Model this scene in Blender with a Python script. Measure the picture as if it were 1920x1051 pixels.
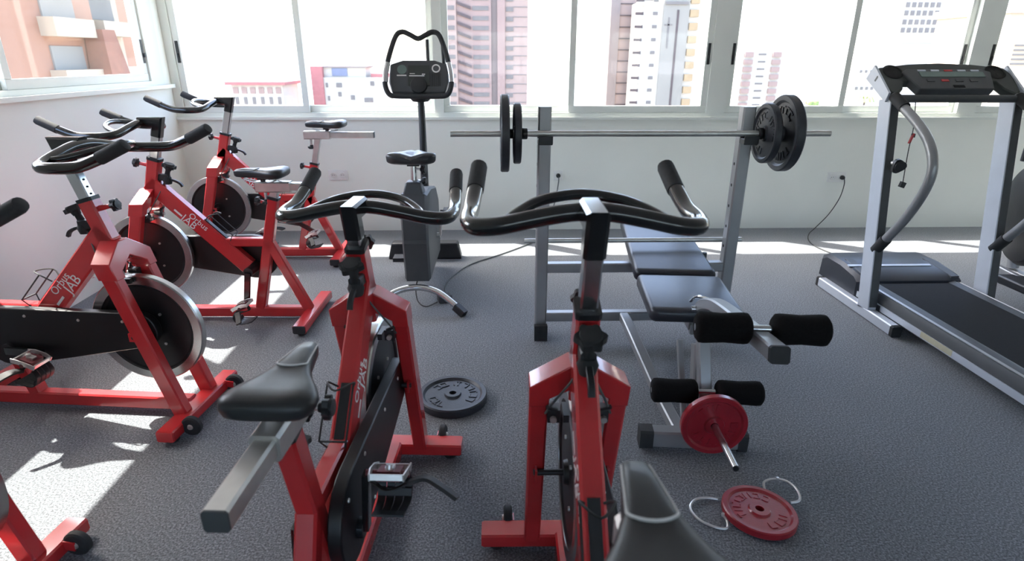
import bpy, math, random
from mathutils import Vector, Matrix
random.seed(7)
PI = math.pi
for o in list(bpy.data.objects): bpy.data.objects.remove(o)
scene = bpy.context.scene
COL = scene.collection

# ------------------------------------------------------------------ camera
CAM_H = 1.40
F_PX = 1114.0
cd = bpy.data.cameras.new('camera'); cam = bpy.data.objects.new('camera', cd); COL.objects.link(cam)
cd.sensor_fit = 'HORIZONTAL'; cd.sensor_width = 36.0; cd.lens = 36.0 * F_PX / 1920.0
cd.dof.use_dof = True; cd.dof.focus_distance = 2.9; cd.dof.aperture_fstop = 4.0
cd.clip_start = 0.02; cd.clip_end = 200000
_down = Vector(((950-960)/F_PX, -(3510-525.5)/F_PX, -1)).normalized()
_z = -_down
_y = Vector(((920-960)/F_PX, (525.5-109)/F_PX, -1)); _y = (_y - _z*_y.dot(_z)).normalized()
_x = _y.cross(_z)
cam.matrix_world = Matrix.Translation((0, 0, CAM_H)) @ Matrix((_x, _y, _z)).to_4x4()
scene.camera = cam

# ------------------------------------------------------------------ light
SUN_TO = Vector((-0.63, 0.413, 1.0)).normalized()
world = bpy.data.worlds.new('world'); scene.world = world; world.use_nodes = True
wn = world.node_tree; wn.nodes.clear()
sky = wn.nodes.new('ShaderNodeTexSky'); sky.sky_type = 'NISHITA'; sky.sun_disc = False
sky.sun_elevation = math.asin(SUN_TO.z); sky.sun_rotation = math.atan2(SUN_TO.x, SUN_TO.y)
sky.air_density = 0.8; sky.dust_density = 3.0; sky.ozone_density = 1.0
bg = wn.nodes.new('ShaderNodeBackground'); bg.inputs['Strength'].default_value = 0.86
wo = wn.nodes.new('ShaderNodeOutputWorld')
wn.links.new(sky.outputs[0], bg.inputs['Color']); wn.links.new(bg.outputs[0], wo.inputs['Surface'])
sl = bpy.data.lights.new('sun', 'SUN'); sun = bpy.data.objects.new('sun', sl); COL.objects.link(sun)
sl.energy = 11.0; sl.angle = math.radians(0.53); sl.color = (1.0, 0.95, 0.88)
sun.rotation_euler = SUN_TO.to_track_quat('Z', 'Y').to_euler()
scene.view_settings.view_transform = 'Standard'
scene.view_settings.look = 'None'
scene.view_settings.gamma = 1.0
scene.view_settings.use_curve_mapping = False
scene.view_settings.exposure = 1.05

# ------------------------------------------------------------------ materials
MATS = {}
def mat(name, col, rough=0.5, metal=0.0, noise=0.0, nscale=40.0, bump=0.0, bscale=200.0, coat=0.0, spec=0.5, col2=None):
    m = bpy.data.materials.new(name); m.use_nodes = True
    nt = m.node_tree; b = nt.nodes['Principled BSDF']
    b.inputs['Roughness'].default_value = rough; b.inputs['Metallic'].default_value = metal
    b.inputs['Coat Weight'].default_value = coat; b.inputs['Coat Roughness'].default_value = 0.08
    b.inputs['Specular IOR Level'].default_value = spec
    tc = nt.nodes.new('ShaderNodeTexCoord')
    n = nt.nodes.new('ShaderNodeTexNoise'); n.inputs['Scale'].default_value = nscale; n.inputs['Detail'].default_value = 4
    nt.links.new(tc.outputs['Object'], n.inputs['Vector'])
    r = nt.nodes.new('ShaderNodeValToRGB')
    c = Vector(col)
    c2 = Vector(col2) if col2 else c
    lo = c*(1-noise); hi = c2*(1+noise)
    r.color_ramp.elements[0].position = 0.3; r.color_ramp.elements[1].position = 0.7
    r.color_ramp.elements[0].color = (*lo, 1); r.color_ramp.elements[1].color = (*[min(1, x) for x in hi], 1)
    nt.links.new(n.outputs['Fac'], r.inputs['Fac']); nt.links.new(r.outputs['Color'], b.inputs['Base Color'])
    if bump > 0:
        n2 = nt.nodes.new('ShaderNodeTexNoise'); n2.inputs['Scale'].default_value = bscale; n2.inputs['Detail'].default_value = 3
        nt.links.new(tc.outputs['Object'], n2.inputs['Vector'])
        bp = nt.nodes.new('ShaderNodeBump'); bp.inputs['Strength'].default_value = bump; bp.inputs['Distance'].default_value = 0.004
        nt.links.new(n2.outputs['Fac'], bp.inputs['Height']); nt.links.new(bp.outputs[0], b.inputs['Normal'])
    MATS[name] = m
    return m

def carpet_material():
    m = bpy.data.materials.new('carpet'); m.use_nodes = True
    nt = m.node_tree; b = nt.nodes['Principled BSDF']; b.inputs['Roughness'].default_value = 0.95
    b.inputs['Specular IOR Level'].default_value = 0.1
    tc = nt.nodes.new('ShaderNodeTexCoord')
    n1 = nt.nodes.new('ShaderNodeTexNoise'); n1.inputs['Scale'].default_value = 150; n1.inputs['Detail'].default_value = 2; n1.inputs['Roughness'].default_value = 0.7
    n2 = nt.nodes.new('ShaderNodeTexNoise'); n2.inputs['Scale'].default_value = 2.2; n2.inputs['Detail'].default_value = 4
    for n in (n1, n2): nt.links.new(tc.outputs['Object'], n.inputs['Vector'])
    r = nt.nodes.new('ShaderNodeValToRGB'); e = r.color_ramp.elements
    e[0].position = 0.33; e[0].color = (0.062, 0.068, 0.073, 1)
    e[1].position = 0.68; e[1].color = (0.285, 0.30, 0.318, 1)
    k = e.new(0.5); k.color = (0.142, 0.152, 0.166, 1)
    b.inputs['Sheen Weight'].default_value = 0.35; b.inputs['Sheen Roughness'].default_value = 0.45
    nt.links.new(n1.outputs['Fac'], r.inputs['Fac'])
    r2 = nt.nodes.new('ShaderNodeValToRGB'); r2.color_ramp.elements[0].color = (0.86, 0.87, 0.86, 1); r2.color_ramp.elements[1].color = (1.08, 1.08, 1.1, 1)
    nt.links.new(n2.outputs['Fac'], r2.inputs['Fac'])
    mx = nt.nodes.new('ShaderNodeMix'); mx.data_type = 'RGBA'; mx.blend_type = 'MULTIPLY'; mx.inputs['Factor'].default_value = 1.0
    nt.links.new(r.outputs['Color'], mx.inputs[6]); nt.links.new(r2.outputs['Color'], mx.inputs[7])
    nt.links.new(mx.outputs[2], b.inputs['Base Color'])
    bp = nt.nodes.new('ShaderNodeBump'); bp.inputs['Strength'].default_value = 0.3; bp.inputs['Distance'].default_value = 0.004
    nt.links.new(n1.outputs['Fac'], bp.inputs['Height']); nt.links.new(bp.outputs[0], b.inputs['Normal'])
    MATS['carpet'] = m

def glass_material():
    m = bpy.data.materials.new('glass'); m.use_nodes = True
    nt = m.node_tree; nt.nodes.clear()
    t = nt.nodes.new('ShaderNodeBsdfTransparent'); t.inputs['Color'].default_value = (0.97, 0.98, 0.975, 1)
    g = nt.nodes.new('ShaderNodeBsdfGlossy'); g.inputs['Roughness'].default_value = 0.03
    mx = nt.nodes.new('ShaderNodeMixShader'); o = nt.nodes.new('ShaderNodeOutputMaterial')
    mx.inputs['Fac'].default_value = 0.03; nt.links.new(t.outputs[0], mx.inputs[1]); nt.links.new(g.outputs[0], mx.inputs[2])
    nt.links.new(mx.outputs[0], o.inputs['Surface'])
    MATS['glass'] = m

carpet_material(); glass_material()
mat('wall_paint', (0.85, 0.865, 0.80), 0.7, noise=0.015, nscale=3, bump=0.05, bscale=90)
mat('ceiling_paint', (0.88, 0.88, 0.87), 0.8, noise=0.01, nscale=3)
mat('white_aluminium', (0.79, 0.82, 0.77), 0.35, noise=0.01, nscale=8)
mat('red_paint', (0.57, 0.030, 0.034), 0.26, noise=0.06, nscale=9, coat=0.6)
mat('black_gloss', (0.010, 0.011, 0.012), 0.16, noise=0.1, nscale=20, coat=0.5)
mat('black_paint', (0.006, 0.006, 0.007), 0.42, noise=0.1, nscale=14)
mat('black_plastic', (0.016, 0.017, 0.019), 0.42, noise=0.1, nscale=30)
mat('black_rubber', (0.020, 0.021, 0.022), 0.75, noise=0.12, nscale=60, bump=0.15, bscale=500)
mat('grip_foam', (0.030, 0.031, 0.033), 0.8, noise=0.15, nscale=120, bump=0.3, bscale=700)
mat('foam', (0.008, 0.007, 0.007), 0.95, noise=0.2, nscale=150, bump=0.3, bscale=600, spec=0.15)
mat('chrome', (0.62, 0.63, 0.64), 0.16, metal=1.0, noise=0.03, nscale=12)
mat('steel', (0.62, 0.61, 0.58), 0.36, metal=0.75, noise=0.10, nscale=16)
mat('rim_steel', (0.55, 0.54, 0.53), 0.27, metal=1.0, noise=0.06, nscale=20)
mat('silver_paint', (0.33, 0.335, 0.34), 0.38, metal=0.55, noise=0.04, nscale=10)
mat('treadmill_silver', (0.56, 0.60, 0.66), 0.42, metal=0.25, noise=0.03, nscale=9)
mat('vinyl', (0.022, 0.024, 0.031), 0.36, noise=0.08, nscale=22, bump=0.06, bscale=160)
mat('saddle_skin', (0.022, 0.024, 0.026), 0.38, noise=0.08, nscale=35, bump=0.05, bscale=420)
mat('grey_piping', (0.66, 0.67, 0.66), 0.5, noise=0.04, nscale=40)
mat('iron_plate', (0.030, 0.033, 0.040), 0.42, noise=0.15, nscale=40, bump=0.12, bscale=160)
mat('red_plate', (0.30, 0.012, 0.022), 0.30, noise=0.08, nscale=30, bump=0.08, bscale=120, coat=0.3)
mat('plastic_grey', (0.060, 0.064, 0.068), 0.5, noise=0.06, nscale=18)
mat('console_green', (0.030, 0.036, 0.032), 0.45, noise=0.08, nscale=25)
mat('motor_cover', (0.024, 0.028, 0.038), 0.4, noise=0.06, nscale=14)
mat('belt', (0.013, 0.014, 0.016), 0.85, noise=0.15, nscale=90, bump=0.1, bscale=900, spec=0.2)
mat('decal_white', (0.80, 0.78, 0.76), 0.5, noise=0.02)
mat('decal_yellow', (0.50, 0.47, 0.33), 0.5, noise=0.05)
mat('decal_red', (0.55, 0.05, 0.05), 0.5, noise=0.05)
mat('lcd', (0.16, 0.22, 0.20), 0.25, noise=0.04)
mat('outlet_white', (0.82, 0.82, 0.79), 0.35, noise=0.01)
mat('hole_black', (0.004, 0.004, 0.004), 0.8)
mat('spring_steel', (0.72, 0.71, 0.69), 0.3, metal=0.75, noise=0.06, nscale=40)
mat('cord_black', (0.02, 0.02, 0.02), 0.6, noise=0.1)
mat('cable_grey', (0.10, 0.11, 0.11), 0.6, noise=0.1)
mat('pedal_core', (0.13, 0.020, 0.028), 0.4, noise=0.15, nscale=60)

# ------------------------------------------------------------------ mesh helpers
def V(*a): return Vector(a)
class MB:
    def __init__(s): s.v = []; s.f = []
    def add(s, vs, fs):
        k = len(s.v); s.v += [tuple(p) for p in vs]; s.f += [tuple(i+k for i in f) for f in fs]; return s
    def box(s, c, size, M=None):
        c = Vector(c); hx, hy, hz = [q/2 for q in size]
        vs = [Vector((x, y, z)) for z in (-hz, hz) for y in (-hy, hy) for x in (-hx, hx)]
        vs = [c + ((M @ p) if M else p) for p in vs]
        return s.add(vs, [(0,2,3,1),(4,5,7,6),(0,1,5,4),(2,6,7,3),(0,4,6,2),(1,3,7,5)])
    def loft(s, secs, cap=True, closed=False):
        n = len(secs[0]); vs = [p for q in secs for p in q]; fs = []
        m = len(secs)
        for i in range(m if closed else m-1):
            j = (i+1) % m
            for k in range(n):
                k2 = (k+1) % n; fs.append((i*n+k, i*n+k2, j*n+k2, j*n+k))
        if cap and not closed:
            fs.append(tuple(range(n-1, -1, -1))); fs.append(tuple(range((m-1)*n, m*n)))
        return s.add(vs, fs)
    def tube(s, pts, r, n=10, closed=False, cap=True):
        pts = [Vector(p) for p in pts]; m = len(pts)
        rs = r if isinstance(r, (list, tuple)) else [r]*m
        def tan(i):
            if closed: return (pts[(i+1) % m]-pts[i-1]).normalized()
            return (pts[min(i+1, m-1)]-pts[max(i-1, 0)]).normalized()
        t = tan(0); a = Vector((0, 0, 1)) if abs(t.z) < .9 else Vector((1, 0, 0))
        u = t.cross(a).normalized(); secs = []
        for i in range(m):
            t2 = tan(i); u = (u - t2*u.dot(t2)).normalized(); w = t2.cross(u)
            secs.append([pts[i] + (u*math.cos(2*PI*k/n) + w*math.sin(2*PI*k/n))*rs[i] for k in range(n)])
        return s.loft(secs, cap, closed)
    def sq(s, pts, w, h, side=(0, 1, 0), ch=0.12):
        """rectangular tube swept along a polyline; w along SIDE, h across it, mitred, corners chamfered"""
        pts = [Vector(p) for p in pts]; sd = Vector(side).normalized(); m = len(pts); secs = []
        c = min(w, h)*ch; x, y = w/2, h/2
        pr = [(x, -y+c), (x, y-c), (x-c, y), (-x+c, y), (-x, y-c), (-x, -y+c), (-x+c, -y), (x-c, -y)]
        for i in range(m):
            a = (pts[i]-pts[i-1]).normalized() if i > 0 else None
            b = (pts[i+1]-pts[i]).normalized() if i < m-1 else None
            if a is None: t = b; k = 1
            elif b is None: t = a; k = 1
            else:
                t = (a+b).normalized(); k = 1/max(.4, t.dot(a))
            s2 = (sd - t*sd.dot(t)).normalized(); nn = s2.cross(t)*k
            secs.append([pts[i] + s2*px + nn*py for px, py in pr])
        return s.loft(secs)
    def lathe(s, prof, n=32, M=None, c=(0, 0, 0)):
        """closed profile of (r, h) turned about local z"""
        M = M or Matrix.Identity(3); c = Vector(c); vs = []; fs = []; m = len(prof)
        for k in range(n):
            a = 2*PI*k/n
            for r, h in prof: vs.append(c + M @ Vector((r*math.cos(a), r*math.sin(a), h)))
        for k in range(n):
            k2 = (k+1) % n
            for i in range(m):
                j = (i+1) % m; fs.append((k*m+i, k2*m+i, k2*m+j, k*m+j))
        return s.add(vs, fs)
    def cyl(s, a, b, r, n=16, r2=None):
        return s.tube([a, b], [r, r if r2 is None else r2], n)
    def prism(s, poly, h0, h1, M=None, c=(0, 0, 0)):
        """2-D polygon (x, y) extruded along local z"""
        M = M or Matrix.Identity(3); c = Vector(c); n = len(poly)
        vs = [c + M @ Vector((x, y, h)) for h in (h0, h1) for x, y in poly]
        fs = [tuple(range(n-1, -1, -1)), tuple(range(n, 2*n))] + [(k, (k+1) % n, n+(k+1) % n, n+k) for k in range(n)]
        return s.add(vs, fs)
    def mesh(s, name, ang=38):
        me = bpy.data.meshes.new(name); me.from_pydata(s.v, [], s.f); me.validate()
        me.shade_smooth(); me.set_sharp_from_angle(angle=math.radians(ang)); return me

def basis(x, y, z):
    return Matrix((Vector(x), Vector(y), Vector(z))).transposed()
AX = basis((0, 1, 0), (0, 0, 1), (1, 0, 0))      # local z -> world x
AY = basis((0, 0, 1), (1, 0, 0), (0, 1, 0))      # local z -> world y
XZ = basis((1, 0, 0), (0, 0, 1), (0, -1, 0))     # polygon in x,z extruded along -y

def fix_normals(me):
    import bmesh
    bm = bmesh.new(); bm.from_mesh(me); bmesh.ops.recalc_face_normals(bm, faces=bm.faces); bm.to_mesh(me); bm.free()
def obj(name, mb, material, parent=None, ang=38, bevel=0.0):
    me = mb if isinstance(mb, bpy.types.Mesh) else mb.mesh(name, ang)
    if not isinstance(mb, bpy.types.Mesh):
        fix_normals(me); me.set_sharp_from_angle(angle=math.radians(ang))
    if not me.materials: me.materials.append(MATS[material] if isinstance(material, str) else material)
    o = bpy.data.objects.new(name, me); COL.objects.link(o)
    if parent: o.parent = parent
    if bevel:
        b = o.modifiers.new('bevel', 'BEVEL'); b.width = bevel; b.segments = 2; b.limit_method = 'ANGLE'; b.angle_limit = math.radians(40)
    return o
def tag(o, label, cat, group=None):
    o['label'] = label; o['category'] = cat
    if group: o['group'] = group
    return o
def thing(name, label, cat, loc=(0, 0, 0), rz=0.0, group=None):
    o = bpy.data.objects.new(name, None); COL.objects.link(o); o.empty_display_size = 0.1
    o.location = loc; o.rotation_euler = (0, 0, rz)
    return tag(o, label, cat, group)
def struct(name, mb, material, parent=None, bevel=0.0):
    o = obj(name, mb, material, parent, bevel=bevel); o['kind'] = 'structure'; return o
def crom(pts, k=6, closed=False):
    P = [Vector(p) for p in pts]; n = len(P); out = []
    for i in range(n if closed else n-1):
        if closed: p0, p1, p2, p3 = P[i-1], P[i], P[(i+1) % n], P[(i+2) % n]
        else: p0, p1, p2, p3 = P[max(i-1, 0)], P[i], P[i+1], P[min(i+2, n-1)]
        for j in range(k):
            t = j/k
            out.append(.5*((2*p1) + (p2-p0)*t + (2*p0-5*p1+4*p2-p3)*t*t + (3*p1-p0-3*p2+p3)*t**3))
    if not closed: out.append(P[-1])
    return out
def text_mesh(body, size, depth, xa, ya, za, origin):
    cu = bpy.data.curves.new('lettering', 'FONT'); cu.body = body; cu.size = size; cu.extrude = depth; cu.align_x = 'CENTER'; cu.align_y = 'CENTER'
    cu.resolution_u = 3
    t = bpy.data.objects.new('lettering', cu); COL.objects.link(t)
    bpy.context.view_layer.update()
    dg = bpy.context.evaluated_depsgraph_get()
    me = bpy.data.meshes.new_from_object(t.evaluated_get(dg))
    bpy.data.objects.remove(t); bpy.data.curves.remove(cu)
    M = basis(xa, ya, za).to_4x4(); M.translation = Vector(origin); me.transform(M); me.materials.clear()
    return me

# ------------------------------------------------------------------ the room
XL, XR, YB, YF, ZC, TW = -2.52, 6.2, 5.02, -5.4, 2.55, 0.12
SILL_B, SILL_L, HEAD = 0.955, 1.205, 2.07
m = MB().box(((XL+XR)/2, (YB+YF)/2, -0.05), (XR-XL+2*TW, YB-YF+2*TW, 0.1)); struct('floor', m, 'carpet')
m = MB().box(((XL+XR)/2, (YB+YF)/2, ZC+0.06), (XR-XL+2*TW, YB-YF+2*TW, 0.12)); struct('ceiling', m, 'ceiling_paint')
m = MB().box(((XL+XR)/2, YB+TW/2, SILL_B/2), (XR-XL, TW, SILL_B))
m.box(((XL+XR)/2, YB+TW/2, (HEAD+ZC)/2), (XR-XL, TW, ZC-HEAD)); struct('wall_back', m, 'wall_paint')
m = MB().box((XL-TW/2, (YB+YF)/2, SILL_L/2), (TW, YB-YF+2*TW, SILL_L))
m.box((XL-TW/2, (YB+YF)/2, (HEAD+ZC)/2), (TW, YB-YF+2*TW, ZC-HEAD))
m.box((XL-TW/2, (1.85+YF-TW)/2, (SILL_L+HEAD)/2), (TW, 1.85-YF+TW, HEAD-SILL_L))
m.box((XL-TW/2, (YB+4.93)/2+TW/2, (SILL_L+HEAD)/2), (TW, YB-4.93+TW, HEAD-SILL_L)); struct('wall_left', m, 'wall_paint')
m = MB().box((XR+TW/2, (YB+YF)/2, ZC/2), (TW, YB-YF+2*TW, ZC)); struct('wall_right', m, 'wall_paint')
m = MB().box(((XL+XR)/2, YF-TW/2, SILL_B/2), (XR-XL, TW, SILL_B))
m.box(((XL+XR)/2, YF-TW/2, (HEAD+ZC)/2), (XR-XL, TW, ZC-HEAD)); struct('wall_front', m, 'wall_paint')
m = MB().box(((XL+XR)/2, YB-0.012, SILL_B-0.012), (XR-XL-.002, 0.024, 0.022)); struct('trim_1', m, 'white_aluminium')
m = MB().box((XL+0.022, (YF+YB-.025)/2, SILL_L-0.014), (0.042, YB-YF-.03, 0.026)); struct('trim_2', m, 'white_aluminium')

WN = [0]
def window(org, ax, out, a, b, z0, z1, mid, pa, pb, handles=(True, True), inner=0):
    """two-sash sliding window; ax runs along the wall, out points outdoors; pa/pb: jamb width at each end"""
    WN[0] += 1
    org = Vector(org); ax = Vector(ax); out = Vector(out); up = Vector((0, 0, 1))
    M = basis(ax, out, up)
    def bx(mb, x0, x1, y0, y1, q0, q1):
        mb.box(org + ax*((x0+x1)/2) + out*((y0+y1)/2) + up*((q0+q1)/2), (x1-x0, y1-y0, q1-q0), M)
    root = MB(); fd = 0.085
    bx(root, a, b, 0, fd, z0, z0+.03); bx(root, a, b, 0, fd, z1-.03, z1)
    bx(root, a, a+pa-.05, 0, fd, z0+.03, z1-.03); bx(root, b-pb+.05, b, 0, fd, z0+.03, z1-.03)
    W = struct('window_%d' % WN[0], root, 'white_aluminium')
    for k, (s0, s1) in enumerate(((a+pa-.05, mid+.025), (mid-.025, b-pb+.05))):
        y0 = .012 if k == inner else .046; y1 = y0+.03
        f = MB()
        bx(f, s0, s1, y0, y1, z0+.03, z0+.085); bx(f, s0, s1, y0, y1, z1-.075, z1-.03)
        bx(f, s0, s0+.05, y0, y1, z0+.085, z1-.075); bx(f, s1-.05, s1, y0, y1, z0+.085, z1-.075)
        sh = obj('sash', f, 'white_aluminium', W, bevel=.003)
        g = MB(); bx(g, s0+.048, s1-.048, (y0+y1)/2-.002, (y0+y1)/2+.002, z0+.083, z1-.073)
        obj('pane', g, 'glass', sh)
        if handles[k]:
            hx = s0+.025 if k == 0 else s1-.025
            h = MB(); bx(h, hx-.011, hx+.011, y0-.004, y0, 1.36, 1.52); bx(h, hx-.004, hx+.004, y0-.016, y0-.004, 1.40, 1.43)
            ho = obj('handle', h, 'black_plastic', sh); ho['label'] = 'black recessed latch handle'
    return W
ob = (0, YB, 0)
window(ob, (1, 0, 0), (0, 1, 0), XL, -0.42, SILL_B, HEAD, -1.49, .115, .085, (True, False))
window(ob, (1, 0, 0), (0, 1, 0), -0.42, 1.845, SILL_B, HEAD, 0.652, .085, .125, (False, True), 1)
window(ob, (1, 0, 0), (0, 1, 0), 1.845, 3.968, SILL_B, HEAD, 2.90, .125, .13, (True, True))
window(ob, (1, 0, 0), (0, 1, 0), 3.968, XR, SILL_B, HEAD, 5.08, .13, .1, (True, False), 0)
ol = (XL, 0, 0)
window(ol, (0, 1, 0), (-1, 0, 0), 1.85, 4.93, SILL_L, HEAD, 3.38, .10, .235, (False, True), 1)
of = (0, YF, 0)
for x0 in (XL, -.34, 1.84, 4.02): window(of, (-1, 0, 0), (0, -1, 0), -(x0+2.18), -x0, SILL_B, HEAD, -(x0+1.09), .1, .1, (True, True))  # unseen windows behind the camera, added to light the sides facing it

# ------------------------------------------------------------------ the town outside the windows
mat('ground_pale', (0.252, 0.246, 0.234), 0.9, noise=0.15, nscale=0.02)
mat('facade_pink', (0.293, 0.202, 0.173), 0.8, noise=0.05, nscale=0.3)
mat('facade_pink_light', (0.337, 0.243, 0.202), 0.8, noise=0.04, nscale=0.3)
mat('facade_mauve', (0.241, 0.196, 0.176), 0.8, noise=0.04, nscale=0.3)
mat('facade_white', (0.463, 0.422, 0.357), 0.8, noise=0.03, nscale=0.3)
mat('facade_grey', (0.264, 0.243, 0.206), 0.8, noise=0.03, nscale=0.3)
mat('facade_orange', (0.351, 0.182, 0.113), 0.8, noise=0.06, nscale=0.4)
mat('facade_cream', (0.439, 0.351, 0.250), 0.8, noise=0.04, nscale=0.4)
mat('brick_dark', (0.219, 0.087, 0.054), 0.85, noise=0.1, nscale=2)
mat('recess', (0.088, 0.065, 0.062), 0.8, noise=0.08, nscale=0.8)
mat('recess_grey', (0.161, 0.142, 0.128), 0.7, noise=0.08, nscale=0.8)
mat('awning_tan', (0.352, 0.253, 0.144), 0.8, noise=0.06, nscale=0.8)
mat('roof_red', (0.352, 0.135, 0.128), 0.85, noise=0.08, nscale=1)
mat('glass_blue', (0.152, 0.171, 0.247), 0.3, noise=0.08, nscale=0.6)
mat('leaf_green', (0.227, 0.284, 0.091), 0.8, noise=0.3, nscale=1.5)
mat('bark', (0.114, 0.085, 0.064), 0.9, noise=0.2, nscale=3)
GZ = -32.0
m = MB().box((0, 20000, GZ-.5), (80000, 60000, 1)); o = struct('ground', m, 'ground_pale')

def building(name, label, x, y, rz=0): return thing(name, label, 'building', (x, y, GZ), rz)
def blk(name, parent, material, x0, x1, y0, y1, z0, z1, me=None):
    """block in building coordinates; z given against the room floor"""
    return obj(name, MB().box(((x0+x1)/2, (y0+y1)/2, (z0+z1)/2-GZ), (x1-x0, y1-y0, z1-z0)), material, parent)
# pink tower with slanted balconies
b = building('apartment_tower', 'tall pink tower block with a column of slanted dark balconies', -1, 186)
blk('facade', b, 'facade_pink_light', -11.7, -8.8, 0, 16, GZ, 46)
blk('facade', b, 'facade_pink', -8.8, 1.2, 0.6, 16, GZ, 46)
blk('facade', b, 'facade_mauve', 1.2, 3.0, 1.6, 16, GZ, 46)
blk('stair_core', b, 'facade_pink', 3.0, 5.2, 0.2, 16, GZ, 46)
blk('facade', b, 'facade_pink_light', 5.2, 11.9, 0.8, 16, GZ, 46)
for k in range(15):
    z = -17.2+k*2.62
    m = MB()
    m.add([(-8.4, .55, z+1.6-GZ), (-4.6, .55, z+.25-GZ), (-4.6, .55, z+1.0-GZ), (-8.4, .55, z+2.35-GZ), (-8.4, .05, z+1.6-GZ), (-4.6, .05, z+.25-GZ), (-4.6, .05, z+1.0-GZ), (-8.4, .05, z+2.35-GZ)],
          [(0, 1, 2, 3), (4, 7, 6, 5), (0, 4, 5, 1), (1, 5, 6, 2), (2, 6, 7, 3), (3, 7, 4, 0)])
    obj('balcony', m, 'recess', b)
    blk('window', b, 'recess_grey', -4.1, .5, .45, .7, z, z+1.15)
    blk('window', b, 'recess_grey', 5.5, 7.6, .6, .9, z-.2, z+1.0)
    blk('slab_line', b, 'recess_grey', 7.6, 11.6, .7, .9, z+.9, z+1.1)
    blk('window', b, 'recess_grey', -11.3, -9.3, -.12, .1, z+.1, z+1.2)
# second tower: pink strip beside a white block
b = building('apartment_tower', 'mauve and pink tower block half hidden by a white one', 40, 205)
blk('facade', b, 'facade_mauve', -1.8, 1.2, 0, 14, GZ, 44); blk('facade', b, 'facade_pink_light', 1.2, 13, .5, 14, GZ, 44)
for k in range(14):
    z = -16.4+k*3.4; blk('slab_line', b, 'recess', 1.3, 8.8, .25, .6, z, z+.3)
b = building('apartment_tower', 'white tower block with a grey centre strip and tan awnings', 51.8, 188)
blk('facade', b, 'facade_white', -7.6, -1.4, 0, 14, GZ, 17.2); blk('facade', b, 'facade_grey', -1.4, 6.1, -.4, 14, GZ, 19.6)
blk('facade', b, 'facade_white', 6.1, 11.4, .2, 14, GZ, 17.5)
blk('roof_ledge', b, 'recess_grey', -1.0, 5.6, -.8, -.4, 16.2, 16.9)
blk('groove', b, 'recess', 2.6, 3.2, -.55, -.3, -18, 14.8)
blk('groove', b, 'recess_grey', .1, .6, -.5, -.3, 4.4, 12.8); blk('groove', b, 'recess_grey', -.9, 1.5, -.5, -.3, 10.6, 11.0)
for k in range(10):
    z = -15.2+k*3.55
    blk('balcony', b, 'facade_white', -9.4, -7.0, -.9, .4, z-.9, z+.1); blk('balcony_opening', b, 'recess', -9.6, -7.2, -.2, .5, z+.2, z+1.0)
    blk('window', b, 'recess_grey', -4.4, -3.0, -.15, .1, z+.2, z+1.1)
    blk('awning', b, 'awning_tan', 6.5, 9.0, -.5, .4, z-.2, z+1.7)
# pale distant tower
b = building('apartment_tower', 'pale distant block with two columns of pink balconies', 114, 262)
blk('facade', b, 'facade_white', -10.5, 10.5, 0, 15, GZ, 4.6); blk('plant_room', b, 'facade_white', -4, 4, 2, 10, 4.6, 8.8)
for k in range(8):
    z = -18+k*2.9
    for x in (-6.2, 5.6): blk('balcony', b, 'facade_pink', x-1.8, x+1.8, -.8, .2, z, z+1.9)
    blk('window', b, 'recess_grey', -2.0, 1.2, -.15, .1, z+.7, z+1.4)
# low houses
b = building('low_house', 'low house with a pink tiled roof and pale arcade', -55.5, 150)
blk('walls', b, 'facade_white', -6, 6, 0, 12, GZ, -4.0)
m = MB(); m.add([(-7, -1, -4-GZ), (7, -1, -4-GZ), (7, 13, -4-GZ), (-7, 13, -4-GZ), (-2.5, 6, -2.2-GZ), (3.5, 6, -2.2-GZ)], [(3, 2, 1, 0), (0, 1, 5, 4), (1, 2, 5), (2, 3, 4, 5), (3, 0, 4)])
m.box((0, 6, -4.3-GZ), (14, 14, .7)); obj('roof', m, 'roof_red', b)
for k in range(6):
    x = -5+k*2; blk('window', b, 'facade_pink', x-.6, x+.6, -.2, .1, -6.6, -5.2); blk('arch_opening', b, 'recess_grey', x-.35, x+.35, -.2, .1, -9.0, -7.4)
b = building('apartment_block', 'white apartment block with a red stair tower and blue glazed penthouse', -36, 160)
blk('walls', b, 'facade_white', -6.5, 9, 0, 12, GZ, -3.2); blk('stair_tower', b, 'roof_red', -9.2, -6.3, -.6, 6, GZ, -.6)
blk('penthouse', b, 'facade_white', -6.3, 4.2, 1, 10, -3.2, -.9); blk('roof_slab', b, 'facade_mauve', -6.4, 4.6, .6, 10, -.9, -.5)
blk('glazing', b, 'glass_blue', -4.2, -.4, .8, 1.1, -2.9, -1.0)
for x, z, w in ((-5.8, -5.6, .5), (-3.2, -5.6, 1.4), (.2, -8.6, 1.0), (-2.9, -7.8, .8), (-5.6, -8.8, .5), (3.6, -9.2, 2.2), (5.4, -5.2, 1.0)): blk('window', b, 'recess_grey', x, x+w, -.15, .1, z, z+1.1)
blk('roof', b, 'roof_red', 5.5, 9.2, 1, 8, -3.2, -2.3)
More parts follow.
